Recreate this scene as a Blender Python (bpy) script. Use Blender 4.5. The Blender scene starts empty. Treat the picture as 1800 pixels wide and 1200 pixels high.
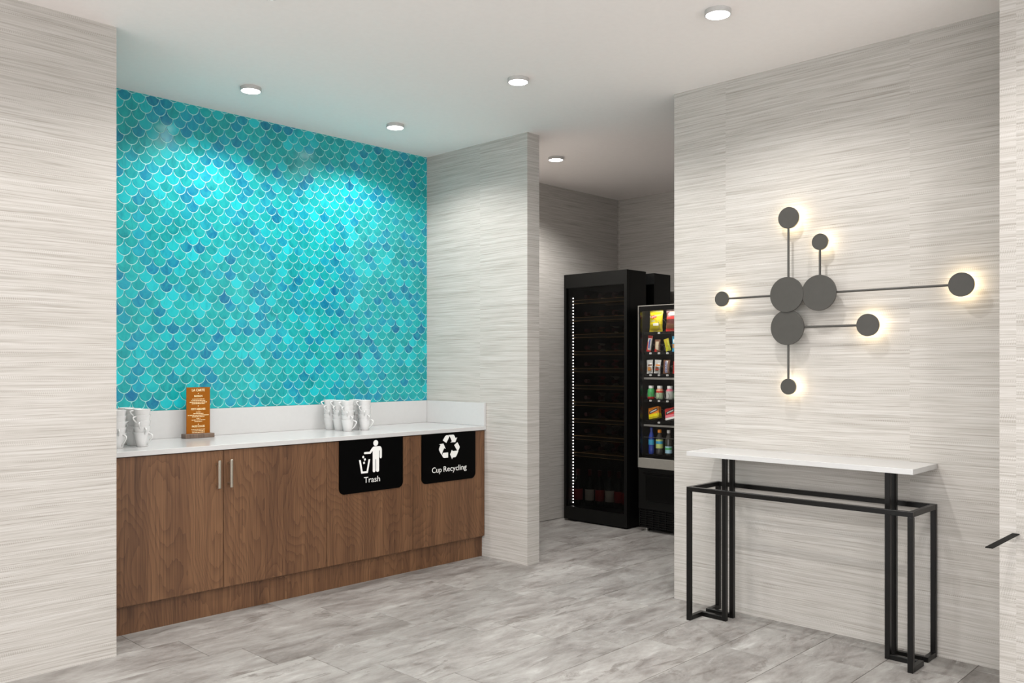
import bpy, bmesh, math, random
from mathutils import Vector, Matrix
R = math.radians
random.seed(7)
scene = bpy.context.scene
C = scene.collection

# ------------------------------------------------------------------ camera, world, exposure
CAM_H = 1.272
FPX = 1519.0
cam_d = bpy.data.cameras.new('camera')
cam_d.sensor_width = 36.0
cam_d.lens = FPX / 1800.0 * 36.0
cam_d.shift_y = 40.5 / 1800.0
cam_d.clip_start = 0.05
cam = bpy.data.objects.new('camera', cam_d)
cam.location = (0, 0, CAM_H)
cam.rotation_euler = (R(90), 0, R(44.0 - 90.0))
C.objects.link(cam)
scene.camera = cam

world = bpy.data.worlds.new('world')
scene.world = world
world.use_nodes = True
world.node_tree.nodes['Background'].inputs[0].default_value = (0.99, 0.995, 1.0, 1)
world.node_tree.nodes['Background'].inputs[1].default_value = 2.6

scene.view_settings.view_transform = 'Standard'
scene.view_settings.look = 'None'
scene.view_settings.gamma = 1.0
scene.view_settings.use_curve_mapping = False
scene.view_settings.exposure = 0.13

DOWN_W = 43.0          # watts of one ceiling downlight
H = 2.743              # ceiling height

# ------------------------------------------------------------------ node helpers
def srgb(r, g, b):
    f = lambda c: (c / 255 / 12.92) if c / 255 <= 0.04045 else ((c / 255 + 0.055) / 1.055) ** 2.4
    return (f(r), f(g), f(b), 1.0)

class N:
    def __init__(self, name):
        self.m = bpy.data.materials.new(name)
        self.m.use_nodes = True
        self.t = self.m.node_tree
        self.b = self.t.nodes['Principled BSDF']
        self.out = self.t.nodes['Material Output']
    def n(self, typ, **kw):
        nd = self.t.nodes.new(typ)
        for k, v in kw.items():
            setattr(nd, k, v)
        return nd
    def l(self, a, b):
        self.t.links.new(a, b)
    def math(self, op, a, b=None, c=None):
        nd = self.n('ShaderNodeMath', operation=op)
        for i, v in enumerate((a, b, c)):
            if v is None: continue
            if isinstance(v, (int, float)): nd.inputs[i].default_value = v
            else: self.l(v, nd.inputs[i])
        return nd.outputs[0]
    def comb(self, x, y, z):
        nd = self.n('ShaderNodeCombineXYZ')
        for i, v in enumerate((x, y, z)):
            if isinstance(v, (int, float)): nd.inputs[i].default_value = v
            else: self.l(v, nd.inputs[i])
        return nd.outputs[0]
    def noise(self, vec, scale=1.0, detail=2.0, rough=0.5, dist=0.0):
        nd = self.n('ShaderNodeTexNoise')
        self.l(vec, nd.inputs['Vector'])
        nd.inputs['Scale'].default_value = scale
        nd.inputs['Detail'].default_value = detail
        nd.inputs['Roughness'].default_value = rough
        nd.inputs['Distortion'].default_value = dist
        return nd.outputs['Fac']
    def ramp(self, fac, stops, interp='LINEAR'):
        nd = self.n('ShaderNodeValToRGB')
        cr = nd.color_ramp
        cr.interpolation = interp
        while len(cr.elements) < len(stops): cr.elements.new(0.5)
        for e, (p, c) in zip(cr.elements, stops):
            e.position = p
            e.color = c if len(c) == 4 else (*c, 1)
        self.l(fac, nd.inputs[0])
        return nd.outputs[0]
    def mix(self, fac, a, b, mode='MIX'):
        nd = self.n('ShaderNodeMix', data_type='RGBA', blend_type=mode)
        for sock, v in ((nd.inputs[0], fac), (nd.inputs[6], a), (nd.inputs[7], b)):
            if isinstance(v, (int, float)): sock.default_value = v
            elif isinstance(v, tuple): sock.default_value = v
            else: self.l(v, sock)
        return nd.outputs[2]
    def bump(self, h, strength=0.2, dist=0.002):
        nd = self.n('ShaderNodeBump')
        nd.inputs['Strength'].default_value = strength
        nd.inputs['Distance'].default_value = dist
        self.l(h, nd.inputs['Height'])
        self.l(nd.outputs[0], self.b.inputs['Normal'])
    def pos(self):
        g = self.n('ShaderNodeNewGeometry')
        s = self.n('ShaderNodeSeparateXYZ')
        self.l(g.outputs['Position'], s.inputs[0])
        return s.outputs
    def set(self, **kw):
        for k, v in kw.items():
            k = k.replace('_', ' ')
            if isinstance(v, (int, float, tuple)): self.b.inputs[k].default_value = v
            else: self.l(v, self.b.inputs[k])
        return self

_mc = {}
def plain(name, col, rough=0.5, metal=0.0, spec=0.5, var=0.04, emit=None, estr=0.0, coat=0.0):
    """a one-colour surface with faint procedural mottling"""
    if name in _mc: return _mc[name]
    s = N(name)
    x, y, z = s.pos()
    f = s.noise(s.comb(x, y, z), 40, 3)
    d = tuple(max(0, c * (1 - var)) for c in col[:3]) + (1,)
    u = tuple(min(1, c * (1 + var)) for c in col[:3]) + (1,)
    s.set(Base_Color=s.ramp(f, [(0.3, d), (0.7, u)]), Roughness=rough, Metallic=metal, Specular_IOR_Level=spec)
    if coat: s.set(Coat_Weight=coat, Coat_Roughness=0.08)
    if emit:
        s.set(Emission_Color=emit, Emission_Strength=estr)
    _mc[name] = s.m
    return s.m

# ------------------------------------------------------------------ materials
def mat_wallpaper():
    s = N('grasscloth_wallpaper')
    x, y, z = s.pos()
    u = s.math('ADD', x, y)
    # joints of the paper every 0.9 m shift the weave a little
    sheet = s.math('FLOOR', s.math('DIVIDE', s.math('ADD', u, 0.12), 0.92))
    zz = s.math('ADD', z, s.math('MULTIPLY', sheet, 0.37))
    wob = s.math('MULTIPLY', s.math('SUBTRACT', s.noise(s.comb(s.math('MULTIPLY', u, 1.3), s.math('MULTIPLY', zz, 5), 0), 1, 2), 0.5), 0.022)
    zw = s.math('ADD', zz, wob)
    f1 = s.noise(s.comb(s.math('MULTIPLY', u, 1.7), s.math('MULTIPLY', zw, 125), 0), 1, 3, 0.6)
    f2 = s.noise(s.comb(s.math('MULTIPLY', u, 5.0), s.math('MULTIPLY', zw, 330), 5), 1, 2, 0.6)
    f3 = s.noise(s.comb(s.math('MULTIPLY', u, 0.9), s.math('MULTIPLY', zw, 30), 9), 1, 3, 0.55)
    # short upright stitches, 8 mm apart, in broken rows
    row = s.math('FLOOR', s.math('MULTIPLY', zw, 95))
    tick = s.math('SINE', s.math('ADD', s.math('MULTIPLY', u, 785.0), s.math('MULTIPLY', row, 1.9)))
    tmask = s.ramp(s.noise(s.comb(s.math('MULTIPLY', u, 3.2), s.math('MULTIPLY', zw, 38), 13), 1, 3), [(0.50, (0, 0, 0)), (0.68, (1, 1, 1))])
    a = s.math('ADD', s.math('MULTIPLY', f1, 0.50), s.math('MULTIPLY', f2, 0.36))
    a = s.math('ADD', a, s.math('MULTIPLY', f3, 0.14))
    a = s.math('ADD', a, s.math('MULTIPLY', s.math('MULTIPLY', tick, 0.055), tmask))
    col = s.ramp(a, [(0.30, srgb(138, 132, 124)), (0.42, srgb(167, 162, 155)), (0.50, srgb(181, 176, 170)), (0.60, srgb(192, 188, 183)), (0.72, srgb(207, 204, 200))])
    s.set(Base_Color=col, Roughness=0.72, Specular_IOR_Level=0.25)
    s.bump(a, 0.35, 0.003)
    return s.m

def mat_plank():
    s = N('grey_stone_look_vinyl')
    x, y, z = s.pos()
    oi = s.n('ShaderNodeObjectInfo')
    rnd = oi.outputs['Random']
    off = s.math('MULTIPLY', rnd, 37.0)
    ux = s.math('ADD', s.math('MULTIPLY', x, 2.3), off)
    uy = s.math('ADD', s.math('MULTIPLY', y, 6.0), off)
    big = s.noise(s.comb(ux, uy, off), 1.0, 10, 0.70, 0.5)
    fine = s.noise(s.comb(s.math('MULTIPLY', x, 9), s.math('MULTIPLY', y, 24), off), 1.0, 8, 0.72, 0.3)
    patch = s.noise(s.comb(s.math('ADD', s.math('MULTIPLY', x, 3.6), off), s.math('MULTIPLY', y, 11), 3.3), 1.0, 10, 0.74, 0.6)
    base = s.ramp(s.math('ADD', s.math('MULTIPLY', big, 0.68), s.math('MULTIPLY', fine, 0.32)),
                  [(0.32, srgb(92, 87, 83)), (0.42, srgb(124, 119, 115)), (0.50, srgb(143, 139, 135)), (0.58, srgb(157, 154, 150)), (0.68, srgb(180, 178, 174))])
    dark = s.ramp(patch, [(0.56, (0, 0, 0)), (0.61, (0.42, 0.42, 0.42)), (0.72, (0.85, 0.85, 0.85))])
    base = s.mix(dark, base, srgb(88, 80, 74))
    vein = s.ramp(s.noise(s.comb(s.math('ADD', s.math('MULTIPLY', x, 5), off), s.math('MULTIPLY', y, 17), 8.1), 1.0, 10, 0.75, 0.7),
                  [(0.60, (0, 0, 0)), (0.68, (0.5, 0.5, 0.5))])
    base = s.mix(vein, base, srgb(188, 187, 184))
    tone = s.math('ADD', 0.93, s.math('MULTIPLY', rnd, 0.12))
    base = s.mix(1.0, base, s.comb(tone, tone, tone), 'MULTIPLY')
    s.set(Base_Color=base, Roughness=s.math('ADD', 0.34, s.math('MULTIPLY', fine, 0.22)), Specular_IOR_Level=0.4)
    s.bump(fine, 0.10, 0.002)
    return s.m

def mat_wood(name='walnut_laminate', seed=0.0, dark=(64, 42, 28), mid=(94, 65, 44), lite=(120, 87, 60)):
    s = N(name)
    x, y, z = s.pos()
    oi = s.n('ShaderNodeObjectInfo')
    off = s.math('ADD', s.math('MULTIPLY', oi.outputs['Random'], 23.0), seed)
    u = s.math('ADD', x, s.math('MULTIPLY', y, 0.7))
    low = s.noise(s.comb(s.math('MULTIPLY', u, 2.4), off, s.math('MULTIPLY', z, 0.9)), 1.0, 2, 0.5)
    ring = s.math('ADD', s.math('MULTIPLY', low, 9.0), s.math('MULTIPLY', u, 5.0))
    ring = s.math('ADD', ring, s.math('MULTIPLY', s.noise(s.comb(s.math('MULTIPLY', u, 16), off, s.math('MULTIPLY', z, 2.5)), 1.0, 3, 0.5), 0.7))
    saw = s.math('FRACT', s.math('MULTIPLY', ring, 4.2))
    band = s.math('MULTIPLY', s.math('POWER', saw, 3.0), 0.5)
    grain = s.noise(s.comb(s.math('MULTIPLY', u, 150), off, s.math('MULTIPLY', z, 3.0)), 1.0, 3, 0.6)
    wide = s.noise(s.comb(s.math('MULTIPLY', u, 9), off, s.math('MULTIPLY', z, 0.5)), 1.0, 2, 0.5)
    a = s.math('ADD', s.math('MULTIPLY', grain, 0.50), s.math('MULTIPLY', wide, 0.50))
    a = s.math('SUBTRACT', a, s.math('MULTIPLY', band, 0.24))
    col = s.ramp(a, [(0.22, srgb(*dark)), (0.44, srgb(*mid)), (0.66, srgb(*lite))])
    s.set(Base_Color=col, Roughness=0.46, Specular_IOR_Level=0.35)
    s.bump(grain, 0.08, 0.001)
    return s.m

def mat_tile(use_attr):
    s = N('glazed_tile_joined' if use_attr else 'glazed_tile')
    x, y, z = s.pos()
    if use_attr:
        at = s.n('ShaderNodeAttribute', attribute_name='tint')
        tint = at.outputs['Color']
    else:
        tint = s.n('ShaderNodeObjectInfo').outputs['Color']
    cloud = s.noise(s.comb(s.math('MULTIPLY', x, 22), y, s.math('MULTIPLY', z, 14)), 1.0, 4, 0.6, 0.8)
    col = s.mix(s.ramp(cloud, [(0.35, (0, 0, 0)), (0.72, (0.45, 0.45, 0.45))]), tint, srgb(44, 188, 186))
    col = s.mix(s.ramp(s.noise(s.comb(s.math('MULTIPLY', x, 31), y, s.math('MULTIPLY', z, 9)), 1.0, 3, 0.6), [(0.55, (0, 0, 0)), (0.8, (0.5, 0.5, 0.5))]), col, srgb(10, 90, 106))
    s.set(Base_Color=col, Roughness=0.16, Specular_IOR_Level=0.45)
    s.bump(s.noise(s.comb(s.math('MULTIPLY', x, 9), y, s.math('MULTIPLY', z, 9)), 1.0, 1, 0.4), 0.05, 0.01)
    return s.m

def mat_glass(name, tint=(1, 1, 1, 1), refl=0.06):
    s = N(name)
    tr = s.n('ShaderNodeBsdfTransparent'); tr.inputs[0].default_value = tint
    gl = s.n('ShaderNodeBsdfGlossy'); gl.inputs['Roughness'].default_value = 0.02
    x, y, z = s.pos()
    sm = s.noise(s.comb(x, y, z), 6, 2)
    mx = s.n('ShaderNodeMixShader')
    s.l(s.math('ADD', refl * 0.7, s.math('MULTIPLY', sm, refl * 0.6)), mx.inputs[0])
    s.l(tr.outputs[0], mx.inputs[1]); s.l(gl.outputs[0], mx.inputs[2])
    s.l(mx.outputs[0], s.out.inputs['Surface'])
    return s.m

def emissive(name, col, strength):
    if name in _mc: return _mc[name]
    s = N(name)
    s.set(Base_Color=(0.9, 0.9, 0.9, 1), Emission_Color=col, Emission_Strength=strength, Roughness=0.5)
    _mc[name] = s.m
    return s.m

M = {}
M['paper'] = mat_wallpaper()
M['plank'] = mat_plank()
M['wood'] = mat_wood()
M['tile'] = mat_tile(False)
M['tile_joined'] = mat_tile(True)
M['grout'] = plain('pale_aqua_grout', srgb(150, 206, 204), 0.6, var=0.06)
M['ceiling'] = plain('ceiling_paint', srgb(249, 243, 240), 0.85, spec=0.2, var=0.01)
M['quartz'] = plain('white_quartz', srgb(192, 191, 190), 0.16, spec=0.5, var=0.012)
M['black_metal'] = plain('satin_black_steel', srgb(11, 10, 9), 0.30, spec=0.28, var=0.08)
M['black_body'] = plain('black_enamel', srgb(9, 9, 8), 0.42, spec=0.25, var=0.06)
M['black_gloss'] = plain('black_gloss_plastic', srgb(5, 5, 5), 0.22, spec=0.3, var=0.06)
M['interior'] = plain('black_liner', srgb(5, 5, 5), 0.4, spec=0.2, var=0.06)
M['sign_black'] = plain('black_sign_vinyl', srgb(2, 2, 2), 0.5, spec=0.05, var=0.05)
M['sign_white'] = plain('white_sign_print', srgb(232, 231, 228), 0.5, var=0.01)
M['nickel'] = plain('brushed_nickel', srgb(196, 188, 174), 0.30, metal=1.0, var=0.05)
M['ceramic'] = plain('white_ceramic', srgb(208, 207, 206), 0.14, var=0.01)
M['gunmetal'] = plain('gunmetal_paint', srgb(66, 64, 60), 0.42, spec=0.4, var=0.04)
M['diffuser'] = plain('sconce_diffuser', srgb(214, 200, 168), 0.5, var=0.02)
M['glow'] = emissive('sconce_glow', (1.0, 0.80, 0.50, 1), 10.0)
M['trim'] = plain('downlight_trim', srgb(178, 176, 173), 0.4, var=0.03)
M['lens'] = emissive('downlight_lens', (1.0, 0.985, 0.96, 1), 9.0)
M['silver'] = plain('silver_trim', srgb(176, 174, 168), 0.32, metal=0.7, var=0.04)
M['panel_silver'] = plain('silver_panel_paint', srgb(150, 146, 138), 0.42, metal=0.25, var=0.03)
M['glass'] = mat_glass('clear_glass', refl=0.035)
M['dark_glass'] = mat_glass('smoked_glass', (0.46, 0.46, 0.46, 1), 0.012)
M['shelf_wood'] = mat_wood('beech_shelf', 4.0, (120, 88, 50), (158, 122, 76), (190, 152, 102))
M['shelf_front'] = plain('dark_shelf_front', srgb(40, 34, 28), 0.5, var=0.1)
M['lit_edge'] = plain('gold_lit_edge', srgb(226, 176, 108), 0.35, var=0.1)  # LED light on the wooden shelf edges, put into the colour
M['led'] = emissive('led_dot', (1.0, 0.98, 0.94, 1), 16.0)
M['vend_light'] = emissive('vending_tube', (1.0, 0.97, 0.92, 1), 22.0)
M['orange_card'] = plain('amber_menu_card', srgb(142, 80, 2), 0.5, spec=0.2, var=0.04)
M['cream_ink'] = plain('cream_ink', srgb(243, 226, 178), 0.5, var=0.01)
M['stand_wood'] = mat_wood('grey_walnut_stand', 8.0, (80, 66, 56), (106, 88, 76), (126, 106, 92))

# ------------------------------------------------------------------ geometry helpers
def link(o, parent=None):
    C.objects.link(o)
    if parent is not None: o.parent = parent
    return o

def tag(o, label=None, cat=None, group=None, kind=None):
    if label: o['label'] = label
    if cat: o['category'] = cat
    if group: o['group'] = group
    if kind: o['kind'] = kind
    return o

def thing(name, loc, label, cat, group=None):
    o = bpy.data.objects.new(name, None)
    o.empty_display_size = 0.1
    o.location = loc
    C.objects.link(o)
    return tag(o, label, cat, group)

def origin_of(parent):
    v = Vector((0, 0, 0))
    while parent is not None:
        v += Vector(parent.location)
        parent = parent.parent
    return v

def obj(name, bm, mats, parent=None, smooth=False, auto=None):
    """link a bmesh given in world coordinates as ONE object under parent"""
    bmesh.ops.recalc_face_normals(bm, faces=bm.faces)
    org = origin_of(parent)
    if org.length > 0: bmesh.ops.translate(bm, verts=bm.verts, vec=-org)
    me = bpy.data.meshes.new(name)
    bm.to_mesh(me); bm.free()
    for m in (mats if isinstance(mats, (list, tuple)) else [mats]): me.materials.append(m)
    if smooth:
        for p in me.polygons: p.use_smooth = True
        if auto: me.set_sharp_from_angle(angle=R(auto))
    return link(bpy.data.objects.new(name, me), parent)

def box(bm, lo, hi, bev=0.0, seg=1, mi=0):
    x0, y0, z0 = lo; x1, y1, z1 = hi
    vs = [bm.verts.new(p) for p in ((x0,y0,z0),(x1,y0,z0),(x1,y1,z0),(x0,y1,z0),(x0,y0,z1),(x1,y0,z1),(x1,y1,z1),(x0,y1,z1))]
    fs = [bm.faces.new([vs[i] for i in q]) for q in ((0,3,2,1),(4,5,6,7),(0,1,5,4),(1,2,6,5),(2,3,7,6),(3,0,4,7))]
    for f in fs: f.material_index = mi
    if bev > 0:
        es = list({e for f in fs for e in f.edges})
        bmesh.ops.bevel(bm, geom=es, offset=bev, segments=seg, affect='EDGES', profile=0.5)
    return vs

def newbox(name, lo, hi, mat, parent=None, bev=0.0, seg=1):
    bm = bmesh.new(); box(bm, lo, hi, bev, seg)
    return obj(name, bm, mat, parent)

def put(axis, u, v, w):
    return {'X': (w, u, v), 'Y': (u, w, v), 'Z': (u, v, w)}[axis]

def prism(bm, pts, axis, a0, a1, mi=0):
    n = len(pts)
    A = [bm.verts.new(put(axis, u, v, a0)) for u, v in pts]
    B = [bm.verts.new(put(axis, u, v, a1)) for u, v in pts]
    fs = [bm.faces.new(A), bm.faces.new(B[::-1])]
    for i in range(n):
        j = (i + 1) % n
        fs.append(bm.faces.new((A[i], B[i], B[j], A[j])))
    for f in fs: f.material_index = mi
    return fs

def circle_pts(cx, cy, r, n=32):
    return [(cx + r * math.cos(2*math.pi*i/n), cy + r * math.sin(2*math.pi*i/n)) for i in range(n)]

def disc(bm, axis, c, r, a0, a1, n=48, bev=0.0, mi=0):
    """flat round plate around the axis with slightly softened rims"""
    lay = [(r - bev, a0), (r, a0 + (bev if a1 > a0 else -bev)), (r, a1 - (bev if a1 > a0 else -bev)), (r - bev, a1)] if bev else [(r, a0), (r, a1)]
    rings = [[bm.verts.new(put(axis, u, v, w)) for u, v in circle_pts(c[0], c[1], rr, n)] for rr, w in lay]
    fs = [bm.faces.new(rings[0]), bm.faces.new(rings[-1][::-1])]
    for A, B in zip(rings, rings[1:]):
        for i in range(n):
            j = (i + 1) % n
            fs.append(bm.faces.new((A[i], B[i], B[j], A[j])))
    for f in fs: f.material_index = mi

def lathe(bm, prof, cx, cy, n=24, mi=None):
    """revolve (r, z) points about a vertical axis; mi gives a material per segment"""
    rings = []
    for r, z in prof:
        if r < 1e-6: rings.append([bm.verts.new((cx, cy, z))])
        else: rings.append([bm.verts.new((cx + r*math.cos(2*math.pi*i/n), cy + r*math.sin(2*math.pi*i/n), z)) for i in range(n)])
    for k, (A, B) in enumerate(zip(rings, rings[1:])):
        for i in range(n):
            j = (i + 1) % n
            if len(A) == 1 and len(B) == 1: continue
            if len(A) == 1: f = bm.faces.new((A[0], B[i], B[j]))
            elif len(B) == 1: f = bm.faces.new((A[i], A[j], B[0]))
            else: f = bm.faces.new((A[i], A[j], B[j], B[i]))
            if mi: f.material_index = mi[k]

def tube(bm, pts, r, n=8, closed=False):
    pts = [Vector(p) for p in pts]
    rings = []
    N_ = len(pts)
    prev = None
    for i, p in enumerate(pts):
        if closed: d = pts[(i+1) % N_] - pts[i-1]
        else: d = pts[min(i+1, N_-1)] - pts[max(i-1, 0)]
        d.normalize()
        a = prev - d * prev.dot(d) if prev is not None else (Vector((0,0,1)).cross(d) if abs(d.z) < 0.9 else Vector((1,0,0)).cross(d))
        a.normalize(); prev = a
        b = d.cross(a)
        rr = r[i] if isinstance(r, (list, tuple)) else r
        rings.append([bm.verts.new(p + (a*math.cos(2*math.pi*k/n) + b*math.sin(2*math.pi*k/n)) * rr) for k in range(n)])
    pairs = list(zip(rings, rings[1:])) + ([(rings[-1], rings[0])] if closed else [])
    for A, B in pairs:
        for k in range(n):
            j = (k + 1) % n
            bm.faces.new((A[k], A[j], B[j], B[k]))
    if not closed:
        bm.faces.new(rings[0][::-1]); bm.faces.new(rings[-1])

def text_bm(txt, width, anchor, face, depth=0.0006, height=None, align='CENTER', bold=0.0):
    """lettering as thin mesh; face '-Y' or '-X' is the way it looks; anchor = centre of its baseline"""
    cu = bpy.data.curves.new('lettering', 'FONT')
    cu.body = txt
    cu.extrude = 0.01
    cu.offset = bold
    cu.resolution_u = 3
    o = bpy.data.objects.new('lettering', cu)
    C.objects.link(o)
    bpy.context.view_layer.update()
    me = bpy.data.meshes.new_from_object(o.evaluated_get(bpy.context.evaluated_depsgraph_get()))
    bpy.data.objects.remove(o); bpy.data.curves.remove(cu)
    xs = [v.co.x for v in me.vertices]; ys = [v.co.y for v in me.vertices]
    w = max(xs) - min(xs)
    k = width / w
    ky = k if height is None else height / max(ys)
    mid = (max(xs) + min(xs)) / 2
    bm = bmesh.new(); bm.from_mesh(me); bpy.data.meshes.remove(me)
    ax, ay, az = anchor
    for v in bm.verts:
        u, t, d = (v.co.x - mid) * k, v.co.y * ky, (v.co.z + 0.01) / 0.02 * depth
        v.co = (ax + u, ay - d, az + t) if face == '-Y' else (ax - d, ay - u, az + t)
    return bm

def copy_tree(o, parent=None):
    c = o.copy(); C.objects.link(c); c.parent = parent
    for ch in o.children: copy_tree(ch, c)
    return c

def struct(name, lo, hi, mat, parent=None):
    o = newbox(name, lo, hi, mat, parent)
    return tag(o, kind='structure')

# ------------------------------------------------------------------ the setting
X_NICHE0, X_NICHE1 = 1.513, 4.0
Y_TILE = 4.70
wl = struct('wall_left', (-2.6, 3.86, 0), (X_NICHE0, 4.86, H), M['paper']); tag(wl, 'streaked cream wallpaper wall at the left edge of the photo')
wb = struct('wall_back', (X_NICHE0, 4.712, 0), (X_NICHE1, 4.86, H), M['paper']); tag(wb, 'niche back wall covered in turquoise fish-scale tiles')
wf = struct('wall_far_left', (4.0, Y_TILE, 0), (6.40, 4.86, H), M['paper']); tag(wf, 'streaked cream wall left of the black wine cooler')
wp = struct('wall_partition', (4.0, 3.728, 0), (4.112, Y_TILE, H), M['paper']); tag(wp, 'short wallpapered partition at the right end of the counter')
wr = struct('wall_right', (4.0, 0.9, 0), (4.112, 2.634, H), M['paper']); tag(wr, 'streaked cream wall carrying the disc wall lamp')
wn = struct('wall_near', (3.60, -2.6, 0), (4.0, 0.9356, H), M['paper']); tag(wn, 'projecting bright wall strip at the right edge of the photo')
wfr = struct('wall_far', (6.24, 1.2, 0), (6.40, Y_TILE, H), M['paper']); tag(wfr, 'dim back wall behind the vending machine')
wfe = struct('wall_far_unseen', (4.112, 1.1, 0), (6.40, 1.2, H), M['paper'])  # unseen end wall, added to keep world light out of the far room
ce = struct('ceiling', (-2.6, -2.6, H), (6.40, 4.86, H + 0.12), M['ceiling']); tag(ce, 'plain pale grey painted ceiling with round downlights')
fl = struct('floor', (-2.6, -2.6, -0.10), (6.40, 4.86, -0.004), M['plank']); tag(fl, 'grey stone-look plank floor')

# floor planks: 0.306 m wide, 0.766 m long, each row stepped by 0.1515 m
PW, PL, GAP = 0.306, 0.766, 0.0011
plank_me = {}
def plank(x0, x1, y0, y1):
    key = (round(x1 - x0, 4), round(y1 - y0, 4))
    if key not in plank_me:
        bm = bmesh.new()
        w, d = key[0] / 2 - GAP, key[1] / 2 - GAP
        e = 0.0010
        rings = [[(-w, -d, -0.004), (w, -d, -0.004), (w, d, -0.004), (-w, d, -0.004)],
                 [(-w, -d, -e), (w, -d, -e), (w, d, -e), (-w, d, -e)],
                 [(-w+e, -d+e, 0), (w-e, -d+e, 0), (w-e, d-e, 0), (-w+e, d-e, 0)]]
        V = [[bm.verts.new(p) for p in r] for r in rings]
        for A, B in zip(V, V[1:]):
            for i in range(4): bm.faces.new((A[i], A[(i+1) % 4], B[(i+1) % 4], B[i]))
        bm.faces.new(V[-1])
        me = bpy.data.meshes.new('plank'); bm.to_mesh(me); bm.free(); me.materials.append(M['plank'])
        plank_me[key] = me
    o = bpy.data.objects.new('plank', plank_me[key])
    o.location = ((x0 + x1) / 2, (y0 + y1) / 2, 0)
    link(o, fl)
for j in range(-6, 9):                       # row j spans y from 2.649 - 0.306 j
    y0 = 2.649 - PW * j; y1 = y0 + PW
    if y1 > 4.75 or y0 < -0.2: continue
    n0 = -5
    while True:
        x0 = 2.25 + 0.1515 * j + PL * n0; x1 = x0 + PL
        n0 += 1
        if x1 < -0.2: continue
        if x0 > 6.24: break
        a, b = max(x0, -0.6), min(x1, 6.24)
        if y0 > 3.86 and b < 1.55: continue          # under the left wall
        if y0 < 0.6 and a > 3.6: continue
        plank(a, b, y0, y1)

# fish-scale tiles of the back wall
RX, RZ, G = 0.0382, 0.04614, 0.0019
def scale_outline():
    pts = []
    nb = 9
    for i in range(nb + 1):                               # rounded bottom, left to right
        t = math.pi * (0.03 + 0.94 * i / nb)
        x, z = -(RX - G) * math.cos(t), -(RZ - G) * math.sin(t)
        ok = all(((x - s*RX) / (RX + G))**2 + ((z - RZ) / (RZ + G))**2 >= 1.0 for s in (-1, 1))
        if ok: pts.append((x, z))
    arc = []
    for i in range(6):                                    # concave right shoulder up to the tip
        t = math.pi / 2 * (0.10 + 0.84 * i / 5)
        x, z = RX - (RX + G) * math.sin(t), RZ - (RZ + G) * math.cos(t)
        if x > 0.0012 and (x / (RX - G))**2 + (min(z, 0) / (RZ - G))**2 < 1.0: arc.append((x, z))
    tip = [(0.0, RZ - 2.2 * G)]
    return pts + arc + tip + [(-x, z) for x, z in arc[::-1]]
OUT = scale_outline()
def clip(poly, axis, val, keep_greater):
    out = []
    for i in range(len(poly)):
        p, q = poly[i - 1], poly[i]
        ip = (p[axis] >= val) == keep_greater or abs(p[axis]-val) < 1e-9
        iq = (q[axis] >= val) == keep_greater or abs(q[axis]-val) < 1e-9
        if ip != iq:
            t = (val - p[axis]) / (q[axis] - p[axis])
            out.append((p[0] + t*(q[0]-p[0]), p[1] + t*(q[1]-p[1])))
        if iq: out.append(q)
    ded = []
    for p in out:
        if not ded or abs(p[0]-ded[-1][0]) + abs(p[1]-ded[-1][1]) > 1e-5: ded.append(p)
    if len(ded) > 1 and abs(ded[0][0]-ded[-1][0]) + abs(ded[0][1]-ded[-1][1]) < 1e-5: ded.pop()
    return ded
Z_SPLASH = 1.0185
grout = newbox('grout_bed', (X_NICHE0, 4.7035, Z_SPLASH), (X_NICHE1, 4.712, H), M['grout'], wb)
def tile_faces(bm, poly, y_base, y_front, cx=0, cz=0):
    gx = sum(p[0] for p in poly) / len(poly); gz = sum(p[1] for p in poly) / len(poly)
    A = [bm.verts.new((cx + x, y_base, cz + z)) for x, z in poly]
    B = []
    for x, z in poly:
        dx, dz = gx - x, gz - z
        l = math.hypot(dx, dz) or 1
        B.append(bm.verts.new((cx + x + dx/l*0.0011, y_front, cz + z + dz/l*0.0011)))
    n = len(poly)
    fs = [bm.faces.new(B)]
    for i in range(n):
        j = (i + 1) % n
        fs.append(bm.faces.new((A[i], A[j], B[j], B[i])))
    return fs
PALETTE = [(srgb(20, 154, 158), 30), (srgb(18, 142, 148), 24), (srgb(20, 168, 178), 18), (srgb(28, 180, 192), 8), (srgb(18, 122, 160), 12), (srgb(22, 142, 168), 12), (srgb(16, 104, 146), 5)]
pool = [c for c, w in PALETTE for _ in range(w)]
tiles = []
for row in range(-2, 40):
    zc = 2.6403 + 0.04614 * 2 - 0.04614 * row
    if zc < 0.93: break
    shift = 0.0 if row % 2 == 0 else RX
    for i in range(-8, 32):
        xc = 1.961 + shift + 0.0764 * i
        if xc < X_NICHE0 - RX or xc > X_NICHE1 + RX: continue
        poly = [(xc + x, zc + z) for x, z in OUT]
        whole = True
        for ax, val, kg in ((0, X_NICHE0 + 0.002, True), (0, X_NICHE1 - 0.002, False), (1, Z_SPLASH + 0.001, True), (1, H - 0.002, False)):
            if any((p[ax] < val) == kg for p in poly):
                whole = False
                poly = clip(poly, ax, val, kg)
                if len(poly) < 3: break
        if len(poly) < 3: continue
        ar = abs(sum(poly[k-1][0]*poly[k][1] - poly[k][0]*poly[k-1][1] for k in range(len(poly)))) / 2
        if ar < 2e-5: continue
        col = random.choice(pool)
        k = random.uniform(0.82, 1.02)
        col = tuple(min(1, c*k) for c in col[:3]) + (1,)
        dep = xc * math.cos(R(44)) + Y_TILE * math.sin(R(44))
        hidden = xc < 1.83
        tiles.append((hidden, dep / math.sqrt(ar), xc, zc, poly, whole, col))
tiles.sort(key=lambda t: (t[0], t[1]))
tile_me = None
rest = bmesh.new()
tint_layer = rest.loops.layers.float_color.new('tint')
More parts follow.
